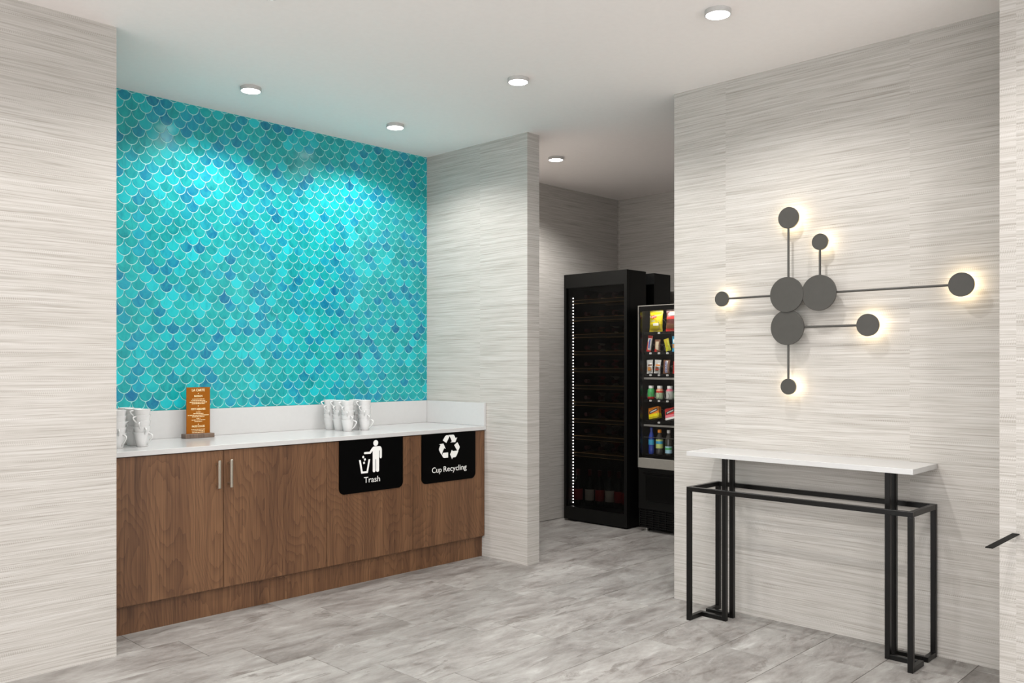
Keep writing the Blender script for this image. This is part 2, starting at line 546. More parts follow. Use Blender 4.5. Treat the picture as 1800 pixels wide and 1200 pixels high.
for idx, (hid, _, xc, zc, poly, whole, col) in enumerate(tiles):
    if idx < 300:
        if whole and tile_me is not None: me = tile_me
        else:
            bm = bmesh.new()
            tile_faces(bm, [(x - xc, z - zc) for x, z in poly], 0.0038, 0.0015)
            me = bpy.data.meshes.new('tile'); bm.to_mesh(me); bm.free(); me.materials.append(M['tile'])
            if whole: tile_me = me
        o = bpy.data.objects.new('tile', me)
        o.location = (xc, Y_TILE, zc); o.color = col
        link(o, wb)
    else:
        for f in tile_faces(rest, poly, Y_TILE + 0.0038, Y_TILE + 0.0015):
            for lp in f.loops: lp[tint_layer] = col
me = bpy.data.meshes.new('tile_field'); rest.to_mesh(me); rest.free(); me.materials.append(M['tile_joined'])
tf = link(bpy.data.objects.new('tile_field', me), wb); tag(tf, kind='stuff')

# ------------------------------------------------------------------ counter and cabinets
Y_DOOR, Y_SLAB = 4.112, 4.10
Z_TOP, Z_SLAB = 0.865, 0.840
ct = thing('countertop', (2.75, 4.4, Z_SLAB), 'long white quartz countertop with upstand below the turquoise tiles', 'countertop')
newbox('slab', (X_NICHE0 + 0.001, Y_SLAB, Z_SLAB), (X_NICHE1 - 0.001, 4.699, Z_TOP), M['quartz'], ct, 0.0012)
newbox('backsplash', (X_NICHE0 + 0.001, 4.679, Z_TOP + 0.0003), (X_NICHE1 - 0.021, 4.699, Z_SPLASH), M['quartz'], ct, 0.0012)
newbox('side_splash', (X_NICHE1 - 0.020, Y_SLAB + 0.001, Z_TOP + 0.0003), (X_NICHE1 - 0.001, 4.699, Z_SPLASH), M['quartz'], ct, 0.0012)

DX = [X_NICHE0 + 0.002, 2.143, 2.764, 3.386, 3.997]
def bar_handle(x, z0, z1, parent):
    bm = bmesh.new()
    box(bm, (x - 0.0065, 4.072, z0), (x + 0.0065, 4.084, z1), 0.0015)
    for zz in (z0 + 0.018, z1 - 0.018): box(bm, (x - 0.004, 4.084, zz - 0.004), (x + 0.004, Y_DOOR, zz + 0.004))
    return obj('handle', bm, M['nickel'], parent)
def cabinet(x0, x1, doors, label, handles=()):
    c = thing('base_cabinet', ((x0 + x1) / 2, 4.4, 0), label, 'cabinet', 'walnut base cabinets under the white counter')
    bm = bmesh.new()
    box(bm, (x0 + 0.0005, Y_DOOR + 0.0185, 0.130), (x1 - 0.0005, 4.699, Z_SLAB - 0.001))
    obj('carcass', bm, M['wood'], c)
    newbox('toe_kick', (x0 + 0.0002, 4.139, 0.0), (x1 - 0.0002, 4.155, 0.130), M['wood'], c)
    for k, (a, b) in enumerate(zip(doors, doors[1:])):
        d = newbox('door', (a + 0.0017, Y_DOOR, 0.139), (b - 0.0017, Y_DOOR + 0.018, Z_SLAB - 0.004), M['wood'], c, 0.0006)
        if handles: bar_handle(handles[k], 0.648, 0.789, d)
    return c
cabinet(DX[0], DX[2], DX[:3], 'walnut double-door cabinet with two vertical bar handles', (2.105, 2.170))
cabinet(DX[2], DX[3], DX[2:4], 'walnut cabinet under the counter bearing the Trash sign')
cabinet(DX[3], DX[4], DX[3:5], 'walnut cabinet at the counter end bearing the Cup Recycling sign')

# ------------------------------------------------------------------ signs on the cabinets
def rounded_bottom(x0, x1, z0, z1, r):
    p = [(x1, z1), (x0, z1)]
    for i in range(9):
        t = math.pi + math.pi/2 * i / 8; p.append((x0 + r + r*math.cos(t), z0 + r + r*math.sin(t)))
    for i in range(9):
        t = 1.5*math.pi + math.pi/2 * i / 8; p.append((x1 - r + r*math.cos(t), z0 + r + r*math.sin(t)))
    return p
def sign(x0, x1, label):
    s = thing('sign_panel', ((x0 + x1) / 2, 4.108, 0.53), label, 'sign', 'black signs on the cabinet fronts')
    bm = bmesh.new(); prism(bm, rounded_bottom(x0, x1, 0.531, Z_SLAB - 0.003, 0.036), 'Y', 4.107, Y_DOOR - 0.0002)
    obj('panel', bm, M['sign_black'], s)
    return s
YP = 4.107
s1 = sign(2.843, 3.303, 'black sign reading Trash with a person dropping litter into a bin')
bm = bmesh.new()
prism(bm, circle_pts(3.099, 0.811, 0.0175, 24), 'Y', YP - 0.0008, YP)
body = [(3.014,0.757),(3.018,0.751),(3.060,0.750),(3.077,0.766),(3.077,0.648),(3.080,0.642),(3.087,0.640),(3.094,0.642),(3.097,0.648),(3.097,0.716),(3.1015,0.716),(3.1015,0.648),(3.105,0.642),(3.112,0.640),(3.120,0.642),(3.1235,0.648),(3.1235,0.765),(3.128,0.765),(3.128,0.726),(3.131,0.720),(3.136,0.718),(3.141,0.721),(3.143,0.727),(3.143,0.772),(3.139,0.783),(3.133,0.789),(3.125,0.791),(3.086,0.791),(3.078,0.788),(3.072,0.783),(3.055,0.763),(3.018,0.763)]
prism(bm, body, 'Y', YP - 0.0008, YP)
obj('person_pictogram', bm, M['sign_white'], s1)
bm = bmesh.new()
prism(bm, [(2.979,0.719),(2.995,0.640),(3.042,0.640),(3.059,0.719),(3.047,0.719),(3.033,0.651),(3.005,0.651),(2.991,0.719)], 'Y', YP - 0.0008, YP)
for cx, cz, a in ((3.009, 0.735, 40), (3.021, 0.720, 30), (3.015, 0.701, 4)):
    prism(bm, [(cx + 0.0085*math.cos(R(a + 45 + 90*k)), cz + 0.0085*math.sin(R(a + 45 + 90*k))) for k in range(4)], 'Y', YP - 0.0008, YP)
obj('bin_pictogram', bm, M['sign_white'], s1)
obj('lettering', text_bm('Trash', 0.115, (3.0725, YP, 0.584), '-Y', 0.0008, 0.033), M['sign_white'], s1)
s2 = sign(3.450, 3.908, 'black sign reading Cup Recycling with a recycling arrows symbol')
bm = bmesh.new()
for poly in ([(3.623,0.793),(3.643,0.818),(3.651,0.823),(3.668,0.8235),(3.679,0.813),(3.653,0.775)],
             [(3.670,0.8245),(3.712,0.8245),(3.720,0.820),(3.732,0.800),(3.745,0.805),(3.730,0.7755),(3.687,0.776),(3.700,0.783),(3.684,0.812)],
             [(3.720,0.757),(3.748,0.774),(3.766,0.747),(3.767,0.738),(3.760,0.726),(3.748,0.718)],
             [(3.707,0.7195),(3.758,0.720),(3.742,0.690),(3.732,0.680),(3.708,0.679),(3.702,0.669),(3.685,0.700),(3.700,0.728)],
             [(3.668,0.714),(3.668,0.681),(3.634,0.681),(3.624,0.687),(3.617,0.699),(3.624,0.714)],
             [(3.592,0.7705),(3.628,0.773),(3.647,0.738),(3.635,0.744),(3.616,0.712),(3.613,0.700),(3.591,0.735),(3.592,0.744),(3.604,0.765)]):
    prism(bm, poly, 'Y', YP - 0.0008, YP)
obj('recycling_arrows', bm, M['sign_white'], s2)
obj('lettering', text_bm('Cup', 0.079, (3.5735, YP, 0.594), '-Y', 0.0008, 0.034), M['sign_white'], s2)
obj('lettering', text_bm('Recycling', 0.198, (3.729, YP, 0.594), '-Y', 0.0008, 0.034), M['sign_white'], s2)

# ------------------------------------------------------------------ mugs
def mug_proto(full):
    root = thing('mug', (0, 0, 0), 'white mug', 'mug')
    bm = bmesh.new()
    prof = [(0, 0.0012), (0.020, 0.0012), (0.0215, 0), (0.0245, 0), (0.0258, 0.002), (0.0335, 0.038), (0.0388, 0.0685), (0.0395, 0.0708), (0.0385, 0.0715), (0.0370, 0.0700), (0.0318, 0.038), (0.0242, 0.0055), (0, 0.0050)]
    lathe(bm, prof, 0, 0, 28)
    obj('body', bm, M['ceramic'], root, True, 60)
    bm = bmesh.new()
    pts = []
    z1, z0 = 0.064, (0.012 if full else 0.030)
    out = 0.025 if full else 0.021
    for i in range(13):
        t = i / 12
        z = z1 + (z0 - z1) * t
        rr = 0.0255 + 0.0137 * (z / 0.07)
        bulge = math.sin(math.pi * t ** 0.62) ** 0.75
        pts.append((rr - 0.002 + out * bulge, 0, z + 0.004 * math.sin(math.pi * t)))
    tube(bm, pts, 0.0040, 8)
    obj('handle', bm, M['ceramic'], root, True)
    return root
mug_full, mug_hook = mug_proto(True), mug_proto(False)
used = {True: False, False: False}
ORD = ['bottom mug', 'second mug up', 'middle mug', 'fourth mug up', 'top mug']
def stack(x, y, a0, desc, group, n=5, step=34):
    for k in range(n):
        full = k == 0
        src = mug_full if full else mug_hook
        o = src if not used[full] else copy_tree(src)
        used[full] = True
        o.location = (x, y, Z_TOP + 0.0002 + 0.0285 * k)
        o.rotation_euler = (0, 0, R(a0 - step * k))
        tag(o, 'white mug, %s of the %s' % (ORD[k], desc), 'mug', group)
gr = 'white mugs stacked above the Trash sign'
stack(3.105, 4.585, -62, 'rearmost leftmost stack above the Trash sign', gr)
stack(3.115, 4.500, -62, 'second stack from the left above the Trash sign', gr)
stack(3.105, 4.395, -62, 'frontmost stack above the Trash sign', gr)
stack(3.232, 4.495, -62, 'half-hidden stack above the Trash sign', gr)
stack(3.232, 4.395, -62, 'rightmost stack above the Trash sign', gr)
gl = 'white mugs stacked at the left wall edge'
stack(1.694, 4.308, -70, 'stack cut off by the left wall edge', gl)
stack(1.815, 4.505, -78, 'rearmost stack beside the left wall edge', gl)
stack(1.808, 4.405, -78, 'shaded middle stack beside the left wall edge', gl)
stack(1.815, 4.310, -60, 'front right stack beside the left wall edge', gl)

# ------------------------------------------------------------------ menu card in its stand
mn = thing('menu_stand', (2.246, 4.595, Z_TOP), 'amber menu card in a wooden block stand on the counter', 'menu stand')
bm = bmesh.new(); box(bm, (2.161, 4.570, Z_TOP + 0.0002), (2.330, 4.625, Z_TOP + 0.024), 0.002)
obj('block', bm, M['stand_wood'], mn)
card = newbox('card', (2.178, 4.5955, Z_TOP + 0.0245), (2.315, 4.5985, 1.146), M['orange_card'], mn)
cy = 4.5955; cxm = 2.2465
for txt, w, z, hh in (('LA CARTE', 0.074, 1.1235, 0.0135), ('BOISSON', 0.047, 1.0925, 0.0100), ('PETIT DEJEUNER', 0.083, 1.0200, 0.0100), ('PAUSE DOUCES', 0.074, 0.9240, 0.0105)):
    obj('heading', text_bm(txt, w, (cxm, cy, z), '-Y', 0.0006, hh, bold=0.012), M['cream_ink'], card)
bm = bmesh.new()
rr = random.Random(3)
for z, w in ((1.0800, 0.072), (1.0715, 0.082), (1.0630, 0.100), (1.0545, 0.076), (1.0080, 0.028), (0.9995, 0.058), (0.9905, 0.122), (0.9820, 0.072), (0.9725, 0.022), (0.9640, 0.078), (0.9555, 0.044), (0.9120, 0.080), (0.9035, 0.074), (0.8950, 0.072)):
    x = cxm - w / 2
    while x < cxm + w / 2:
        l = min(rr.uniform(0.004, 0.013), cxm + w/2 - x)
        box(bm, (x, cy - 0.0005, z - 0.0013), (x + l, cy, z + 0.0013 + rr.uniform(0, 0.0006)))
        x += l + 0.0022
for z in (1.1115, 1.0420, 0.9405):
    prism(bm, [(cxm - 0.004, z), (cxm, z - 0.002), (cxm + 0.004, z), (cxm, z + 0.002)], 'Y', cy - 0.0005, cy)
tag(obj('small_print', bm, M['cream_ink'], card), kind='stuff')

# ------------------------------------------------------------------ console table
T0, T1, TX0, TX1, B = 1.283, 2.367, 3.702, 3.998, 0.022
ctb = thing('console_table', (3.85, 1.825, 0), 'slim console table with white top on a black square-tube frame', 'console table')
newbox('tabletop', (TX0, T0, 0.8175), (TX1, T1, 0.8405), M['quartz'], ctb, 0.0008)
RT, RB = 0.664, 0.642
def bar(name, lo, hi): return newbox(name, lo, hi, M['black_metal'], ctb, 0.0012)
bar('ring_rail', (TX0, T0, RB), (TX0 + B, T1, RT)); bar('ring_rail', (TX1 - B, T0, RB), (TX1, T1, RT))
bar('ring_rail', (TX0 + B, T0, RB), (TX1 - B, T0 + B, RT)); bar('ring_rail', (TX0 + B, T1 - B, RB), (TX1 - B, T1, RT))
for s in (0, 1):
    yo0, yo1 = (T0, T0 + B) if s == 0 else (T1 - B, T1)
    yi0, yi1 = (1.4165, 1.4385) if s == 0 else (2.2105, 2.2325)
    bar('leg', (TX0, yo0, 0), (TX0 + B, yo1, RB)); bar('leg', (TX1 - B, yo0, 0), (TX1, yo1, RB))
    bar('post', (3.8115, yi0, 0), (3.8335, yi1, 0.8175)); bar('post', (3.8825, yi0, 0), (3.9045, yi1, 0.8175))
    bar('foot_rail', (TX0 + B, yo0, 0), (3.8335, yo1, B)); bar('foot_rail', (3.8825, yo0, 0), (TX1 - B, yo1, B))
    ya, yb = (yo1, yi0) if s == 0 else (yi1, yo0)
    bar('foot_rail', (3.8115, ya, 0), (3.8335, yb, B)); bar('foot_rail', (3.8825, ya, 0), (3.9045, yb, B))

# ------------------------------------------------------------------ wall lamp of discs and rods
wsx = 4.0
sc = thing('wall_lamp', (wsx, 1.80, 1.55), 'dark grey wall lamp of nine discs on thin rods with warm glow', 'wall lamp')
bigs = [(1.949, 1.610, 0.0855, 3.928), (1.789, 1.610, 0.0845, 3.931), (1.949, 1.4515, 0.0850, 3.934)]
for (y, z, r, x) in bigs:
    bm = bmesh.new(); disc(bm, 'X', (y, z), r, x, x + 0.010, 64, 0.0012)
    d = obj('disc', bm, M['gunmetal'], sc)
    bm = bmesh.new(); disc(bm, 'X', (y, z), 0.016, x + 0.010, wsx, 24)
    obj('wall_stem', bm, M['gunmetal'], d)
heads = [(1.946, 1.983, 0.0520), (1.7885, 1.8515, 0.0385), (1.171, 1.610, 0.0510), (1.564, 1.4515, 0.0510), (1.947, 1.165, 0.0385), (2.310, 1.609, 0.0385)]
for (y, z, r) in heads:
    bm = bmesh.new(); disc(bm, 'X', (y, z), r, 3.940, 3.949, 56, 0.001)
    d = obj('lamp_head', bm, M['gunmetal'], sc)
    bm = bmesh.new(); disc(bm, 'X', (y, z), r * 0.965, 3.949, 3.960, 56)
    obj('diffuser', bm, M['diffuser'], d)
    bm = bmesh.new(); disc(bm, 'X', (y, z), r * 0.90, 3.960, 3.966, 40)
    obj('light_disc', bm, M['glow'], d)
    bm = bmesh.new(); disc(bm, 'X', (y, z), 0.010, 3.966, wsx, 16)
    obj('wall_stem', bm, M['gunmetal'], d)
def rod(p, q):
    bm = bmesh.new(); tube(bm, [p, q], 0.0054, 10)
    obj('rod', bm, M['gunmetal'], sc, True, 40)
rx = 3.9455
rod((rx, 1.9465, 1.61), (rx, 1.9465, 1.983 - 0.048)); rod((rx, 1.7885, 1.61), (rx, 1.7885, 1.8515 - 0.036))
rod((rx, 1.789, 1.610), (rx, 1.171 + 0.047, 1.610)); rod((rx, 1.949, 1.4515), (rx, 1.564 + 0.047, 1.4515))
rod((rx, 1.947, 1.4515), (rx, 1.947, 1.165 + 0.036)); rod((rx, 1.949, 1.610), (rx, 2.310 - 0.036, 1.609))

# ------------------------------------------------------------------ black bar on the near wall
bb = newbox('wall_bar', (3.262, 0.8685, 0.6435), (3.5998, 0.8925, 0.6465), M['sign_black'])
tag(bb, 'flat black bar jutting out of the bright wall strip beside the console table', 'bar')

# ------------------------------------------------------------------ ceiling downlights
def downlight(x, y, label, watts=DOWN_W):
    d = thing('downlight', (x, y, H), label, 'ceiling light', 'round recessed downlights')
    bm = bmesh.new()
    r = 0.054
    prof = [(r - 0.003, H - 0.0002), (r, H - 0.0002), (r, H - 0.019), (r - 0.0012, H - 0.020), (r - 0.0045, H - 0.020), (r - 0.0050, H - 0.0175), (r - 0.0050, H - 0.002), (r - 0.003, H - 0.0002)]
    lathe(bm, prof, x, y, 48)
    obj('trim_ring', bm, M['trim'], d, True, 40)
    bm = bmesh.new(); disc(bm, 'Z', (x, y), r - 0.0055, H - 0.0198, H - 0.0180, 40)
    obj('lens', bm, M['lens'], d)
    ld = bpy.data.lights.new('downlight_lamp', 'SPOT')
    ld.energy = watts; ld.spot_size = R(150); ld.spot_blend = 0.5; ld.shadow_soft_size = 0.035
    ld.color = (1.0, 0.985, 0.962)
    lo = bpy.data.objects.new('downlight_lamp', ld); lo.location = (0, 0, -0.03)
    link(lo, d)
downlight(2.339, 4.188, 'round downlight over the left part of the counter', 50.0)
downlight(3.318, 4.200, 'round downlight nearest the tiled niche corner', 50.0)
downlight(3.222, 3.067, 'round downlight in the middle of the ceiling')
downlight(4.633, 4.041, 'small far downlight behind the partition end', 110.0)
downlight(3.179, 1.880, 'round downlight in front of the disc wall lamp', 52.0)
downlight(1.775, 3.045, 'round downlight cut off by the top edge of the photo')
for x, y, w in ((1.775, 1.88, 'above the open floor before the counter'), (0.35, 3.05, 'along the left wall outside the picture'), (0.35, 1.88, 'left of the viewer outside the picture'),
                (1.775, 0.6, 'right of the viewer outside the picture'), (0.35, 0.6, 'straight above the viewer outside the picture'), (3.0, 0.35, 'beside the projecting wall outside the picture')):
    downlight(x, y, 'round downlight ' + w)

# ------------------------------------------------------------------ wine cooler
wc = thing('wine_cooler', (5.70, 4.30, 0), 'tall black glass-door wine cooler with dotted light strip', 'wine cooler')
WX0, WX1, WY0, WY1, WZ = 5.403, 6.017, 3.988, 4.624, 2.006
bm = bmesh.new()
box(bm, (WX0 + 0.040, 4.602, 0.02), (WX1, WY1, WZ))                       # left side
box(bm, (WX1 - 0.025, 4.00, 0.113), (WX1, 4.602, 1.897))                  # back
prof = [(WX0 + 0.040, WY0), (5.656, WY0), (5.656, 4.085), (5.785, 4.085), (5.785, 4.0), (WX1, 4.0), (WX1, 4.602), (WX0 + 0.040, 4.602)]
prism(bm, prof, 'Z', 1.897, WZ); prism(bm, prof, 'Z', 0.02, 0.113)          # top and bottom with the side groove
box(bm, (WX0 + 0.040, WY0, 0.113), (5.656, WY0 + 0.022, 1.897))
box(bm, (5.636, WY0 + 0.022, 0.113), (5.656, 4.098, 1.897)); box(bm, (5.656, 4.085, 0.113), (5.785, 4.098, 1.897))
box(bm, (5.785, 4.0, 0.113), (WX1 - 0.025, 4.022, 1.897)); box(bm, (5.785, 4.022, 0.113), (5.80, 4.098, 1.897))
obj('body', bm, M['black_body'], wc)
bm = bmesh.new(); box(bm, (WX0 + 0.03, WY0 + 0.02, 0), (WX1 - 0.02, WY1 - 0.02, 0.02)); obj('plinth', bm, M['interior'], wc)
bm = bmesh.new()
box(bm, (WX0, 4.602, 0.012), (WX0 + 0.038, WY1, WZ)); box(bm, (WX0, WY0, 0.012), (WX0 + 0.038, 4.014, WZ))
box(bm, (WX0, 4.014, 1.896), (WX0 + 0.038, 4.602, WZ)); box(bm, (WX0, 4.014, 0.012), (WX0 + 0.038, 4.602, 0.113))
dr = obj('door', bm, M['black_body'], wc)
newbox('door_glass', (WX0 + 0.012, 4.014, 0.113), (WX0 + 0.016, 4.602, 1.896), M['dark_glass'], dr)
SHZ = [1.7866, 1.6440, 1.5060, 1.3655, 1.2270, 1.0870, 0.9500, 0.8110, 0.6730, 0.5345]
for z in SHZ:
    bm = bmesh.new()
    for k in range(7):
        y = 4.105 + 0.075 * k
        box(bm, (5.512, y, z + 0.002), (5.950, y + 0.035, z + 0.010))
    for x in (5.53, 5.92): box(bm, (x, 4.105, z - 0.006), (x + 0.02, 4.590, z + 0.002))
    sh = obj('shelf', bm, M['shelf_wood'], wc)
    bm = bmesh.new(); box(bm, (5.490, 4.030, z - 0.012), (5.5115, 4.600, z + 0.012), 0.001)
    obj('shelf_front', bm, M['shelf_front'], sh)
    bm = bmesh.new(); box(bm, (5.4895, 4.030, z + 0.0122), (5.5115, 4.600, z + 0.0152)); box(bm, (5.4895, 4.030, z - 0.0150), (5.5115, 4.600, z - 0.0122))
    obj('lit_shelf_edge', bm, M['lit_edge'], sh)  # thin strips coloured as front edges catching the LED light
bm = bmesh.new()
z = 0.135
while z < 1.84:
    box(bm, (5.4845, 4.5945, z - 0.0040), (5.4930, 4.5995, z + 0.0040)); z += 0.0255
st = obj('light_dots', bm, M['led'], wc); tag(st, kind='stuff')

M['bottle_dark'] = plain('dark_bottle_glass', srgb(16, 20, 14), 0.10, var=0.1)
M['label_red'] = plain('red_paper_label', srgb(170, 40, 44), 0.55, var=0.15)
M['label_cream'] = plain('cream_paper_label', srgb(214, 204, 186), 0.6, var=0.08)
M['foil_red'] = plain('dark_red_foil', srgb(96, 22, 24), 0.35, var=0.1)
BP = [(0, 0.004), (0.024, 0.0), (0.036, 0.003), (0.0372, 0.010), (0.0372, 0.170), (0.034, 0.192), (0.022, 0.212), (0.0150, 0.230), (0.0140, 0.285), (0.0155, 0.287), (0.0155, 0.296), (0, 0.297)]
def wine_bottle(lab):
    r = thing('wine_bottle', (0, 0, 0), 'dark wine bottle', 'bottle')
    bm = bmesh.new(); lathe(bm, BP, 0, 0, 20); obj('glass', bm, M['bottle_dark'], r, True, 50)
    bm = bmesh.new(); lathe(bm, [(0.0374, 0.05), (0.0378, 0.051), (0.0378, 0.139), (0.0374, 0.14)], 0, 0, 20); obj('label', bm, lab, r, True)
    bm = bmesh.new(); lathe(bm, [(0.0147, 0.245), (0.0147, 0.286), (0.0161, 0.2865), (0.0161, 0.2975), (0, 0.2982)], 0, 0, 16); obj('capsule', bm, M['foil_red'], r, True, 50)
    return r
wb1 = wine_bottle(M['label_cream']); wb2 = wine_bottle(M['label_red'])
ORDS = ['top', 'second', 'third', 'fourth', 'fifth', 'sixth', 'seventh', 'eighth', 'ninth', 'tenth']
first = {1: True, 2: True}
for i, z in enumerate(SHZ):
    for k, y in enumerate((4.545, 4.40, 4.26, 4.145)):
        w = 2 if (i + k) % 3 else 1
        src = wb2 if w == 2 else wb1
        o = src if first[w] else copy_tree(src)
        first[w] = False
        o.rotation_euler = (0, R(-90), 0)
        o.location = (5.885, y, z + 0.0105 + 0.0378)
        tag(o, 'dark wine bottle lying %s from the left on the %s cooler shelf' % (['first', 'second', 'third', 'fourth'][k], ORDS[i]), 'bottle', 'wine bottles lying in the cooler')
ups = [(5.500, 4.553, 2), (5.535, 4.460, 1), (5.560, 4.375, 2), (5.580, 4.290, 1), (5.590, 4.205, 2), (5.575, 4.120, 2)]
for k, (x, y, w) in enumerate(ups):
    o = copy_tree(wb2 if w == 2 else wb1)
    o.rotation_euler = (0, 0, R(25 * k)); o.location = (x, y, 0.1135)
    tag(o, 'upright dark wine bottle at the cooler bottom, %s from the left' % ['first', 'second', 'third', 'fourth', 'fifth', 'sixth'][k], 'bottle', 'wine bottles standing in the cooler')

# ------------------------------------------------------------------ vending machine
VX0, VX1, VY0, VY1, VZ = 5.44, 6.20, 3.11, 3.909, 1.722
vm = thing('vending_machine', (5.8, 3.51, 0), 'black snack and drink vending machine half behind the wall', 'vending machine')
bm = bmesh.new()
box(bm, (VX0 + 0.03, VY1 - 0.02, 0.025), (VX1, VY1, VZ)); box(bm, (VX0 + 0.03, VY0, 0.025), (VX1, VY0 + 0.02, VZ))
box(bm, (VX1 - 0.02, VY0 + 0.02, 0.025), (VX1, VY1 - 0.02, VZ)); box(bm, (VX0 + 0.03, VY0 + 0.02, VZ - 0.02), (VX1 - 0.02, VY1 - 0.02, VZ))
box(bm, (VX0 + 0.03, VY0 + 0.02, 0.025), (VX1 - 0.02, VY1 - 0.02, 0.560))
box(bm, (5.86, VY0 + 0.02, 0.560), (5.88, VY1 - 0.02, VZ - 0.02))
obj('cabinet', bm, M['interior'], vm)
bm = bmesh.new()                                                          # black door frame round the window
box(bm, (VX0, VY1 - 0.020, 0.56), (VX0 + 0.03, VY1 - 0.006, VZ - 0.006)); box(bm, (VX0, VY0 + 0.006, 0.56), (VX0 + 0.03, VY0 + 0.030, VZ - 0.006))
box(bm, (VX0, VY0 + 0.030, VZ - 0.042), (VX0 + 0.03, VY1 - 0.020, VZ - 0.006))
fr = obj('door_frame', bm, M['black_gloss'], vm)
bm = bmesh.new()
box(bm, (VX0 - 0.002, VY1 - 0.006, 0.485), (VX0 + 0.03, VY1, VZ)); box(bm, (VX0 - 0.002, VY0, VZ - 0.006), (VX0 + 0.03, VY1 - 0.006, VZ))
obj('silver_edge', bm, M['silver'], fr)
newbox('window_glass', (VX0 + 0.008, VY0 + 0.030, 0.56), (VX0 + 0.012, VY1 - 0.020, VZ - 0.042), M['glass'], fr)
newbox('silver_band', (VX0 - 0.003, VY0, 0.485), (VX0 + 0.029, VY1 - 0.0062, 0.5595), M['panel_silver'], vm, 0.002)
bm = bmesh.new(); box(bm, (VX0 + 0.002, VY0, 0.170), (VX0 + 0.0295, VY1, 0.4845), 0.004)
lp = obj('lower_panel', bm, M['black_body'], vm)
bm = bmesh.new(); box(bm, (VX0 - 0.006, VY0 + 0.12, 0.235), (VX0 + 0.0018, VY1 - 0.075, 0.435), 0.006, 2)
obj('delivery_flap', bm, M['black_gloss'], lp)
bm = bmesh.new(); box(bm, (VX0 - 0.010, VY0 + 0.10, 0.440), (VX0 + 0.0018, VY1 - 0.050, 0.462), 0.005, 2)
obj('flap_hood', bm, M['black_gloss'], lp)
bm = bmesh.new(); box(bm, (VX0 + 0.014, VY0, 0.03), (VX0 + 0.0295, VY1, 0.168))
gp = obj('grille', bm, M['interior'], vm)
bm = bmesh.new(); box(bm, (VX0 + 0.004, VY0, 0.03), (VX0 + 0.0138, VY0 + 0.02, 0.168))
for k in range(13): box(bm, (VX0 + 0.004, VY0 + 0.02 + 0.0593 * k + 0.053, 0.03), (VX0 + 0.0138, VY0 + 0.02 + 0.0593 * k + 0.0593, 0.168))
obj('grille_mullions', bm, M['black_body'], gp)
for k in range(8): newbox('grille_slat', (VX0 + 0.005, VY0 + 0.02, 0.036 + 0.0168 * k), (VX0 + 0.0138, VY1 - 0.006, 0.042 + 0.0168 * k), M['black_body'], gp)
for y in (VY1 - 0.045, VY0 + 0.045):
    bm = bmesh.new(); lathe(bm, [(0, 0), (0.02, 0), (0.02, 0.008), (0.009, 0.010), (0.009, 0.027), (0, 0.027)], VX0 + 0.05, y, 16)
    obj('levelling_foot', bm, M['silver'], vm, True, 40)
newbox('light_tube', (VX0 + 0.034, VY0 + 0.06, VZ - 0.034), (VX0 + 0.046, VY1 - 0.05, VZ - 0.024), M['vend_light'], vm)

XP = VX0 + 0.060                              # front of the goods
TR = [(1.522, 'snack'), (1.368, 'bar'), (1.202, 'bar'), (1.006, 'bar'), (0.842, 'box')]
M['tag_white'] = plain('white_price_tag', srgb(214, 213, 208), 0.5, var=0.05)
M['tag_ink'] = plain('grey_tag_ink', srgb(90, 90, 92), 0.5)
M['coil'] = plain('steel_coil', srgb(120, 118, 112), 0.3, metal=0.6)
colY = [3.855, 3.780, 3.692, 3.615]           # four columns that show
tag_y = {'snack': [3.752, 3.598], 'bar': [3.829, 3.752, 3.676, 3.600], 'box': [3.752, 3.598]}
for z, kind in TR:
    tr = newbox('tray', (XP - 0.004, VY0 + 0.021, z - 0.004), (5.858, VY1 - 0.0215, z - 0.0005), M['interior'], vm)
    newbox('tray_front', (XP - 0.010, VY0 + 0.021, z - 0.020), (XP - 0.004, VY1 - 0.0215, z - 0.0005), M['interior'], tr)
    for y in tag_y[kind]:
        newbox('price_tag', (XP - 0.0108, y - 0.010, z - 0.0165), (XP - 0.0101, y + 0.010, z - 0.0045), M['tag_white'], tr)
        bm = bmesh.new(); box(bm, (XP - 0.0112, y - 0.006, z - 0.0120), (XP - 0.0108, y + 0.005, z - 0.0090))
        obj('tag_print', bm, M['tag_ink'], tr)
tr6 = newbox('tray', (XP - 0.004, VY0 + 0.021, 0.5805), (5.858, VY1 - 0.0215, 0.584), M['interior'], vm)
for z in (1.166, 0.8065):
    newbox('label_strip', (XP - 0.012, VY0 + 0.03, z - 0.0075), (XP - 0.0105, 3.892, z + 0.0075), M['silver'], vm)
bm = bmesh.new(); tube(bm, [(XP - 0.016, 3.886, 0.716), (XP - 0.016, VY0 + 0.03, 0.716)], 0.0022, 6); obj('bottle_rail', bm, M['coil'], vm, True)
def coil(y, z, r, turns=3, pitch=0.075, a0=0.0):
    bm = bmesh.new()
    n = 20
    pts = []
    for i in range(turns * n + 1):
        t = 2 * math.pi * i / n + a0
        pts.append((XP - 0.014 + pitch * i / n, y + r * math.cos(t), z + r + 0.004 + r * math.sin(t)))
    tube(bm, pts, 0.0016, 5)
    obj('coil', bm, M['coil'], vm, True)
for y in (3.805, 3.655): coil(y, 1.522, 0.052, 3, 0.1, 2.6)
for z, r in ((1.368, 0.029), (1.202, 0.029), (1.006, 0.030)):
    for y in colY: coil(y, z, r, 4, 0.06, 2.4)
for y in (3.808, 3.655): coil(y, 0.842, 0.042, 2, 0.12, 2.6)

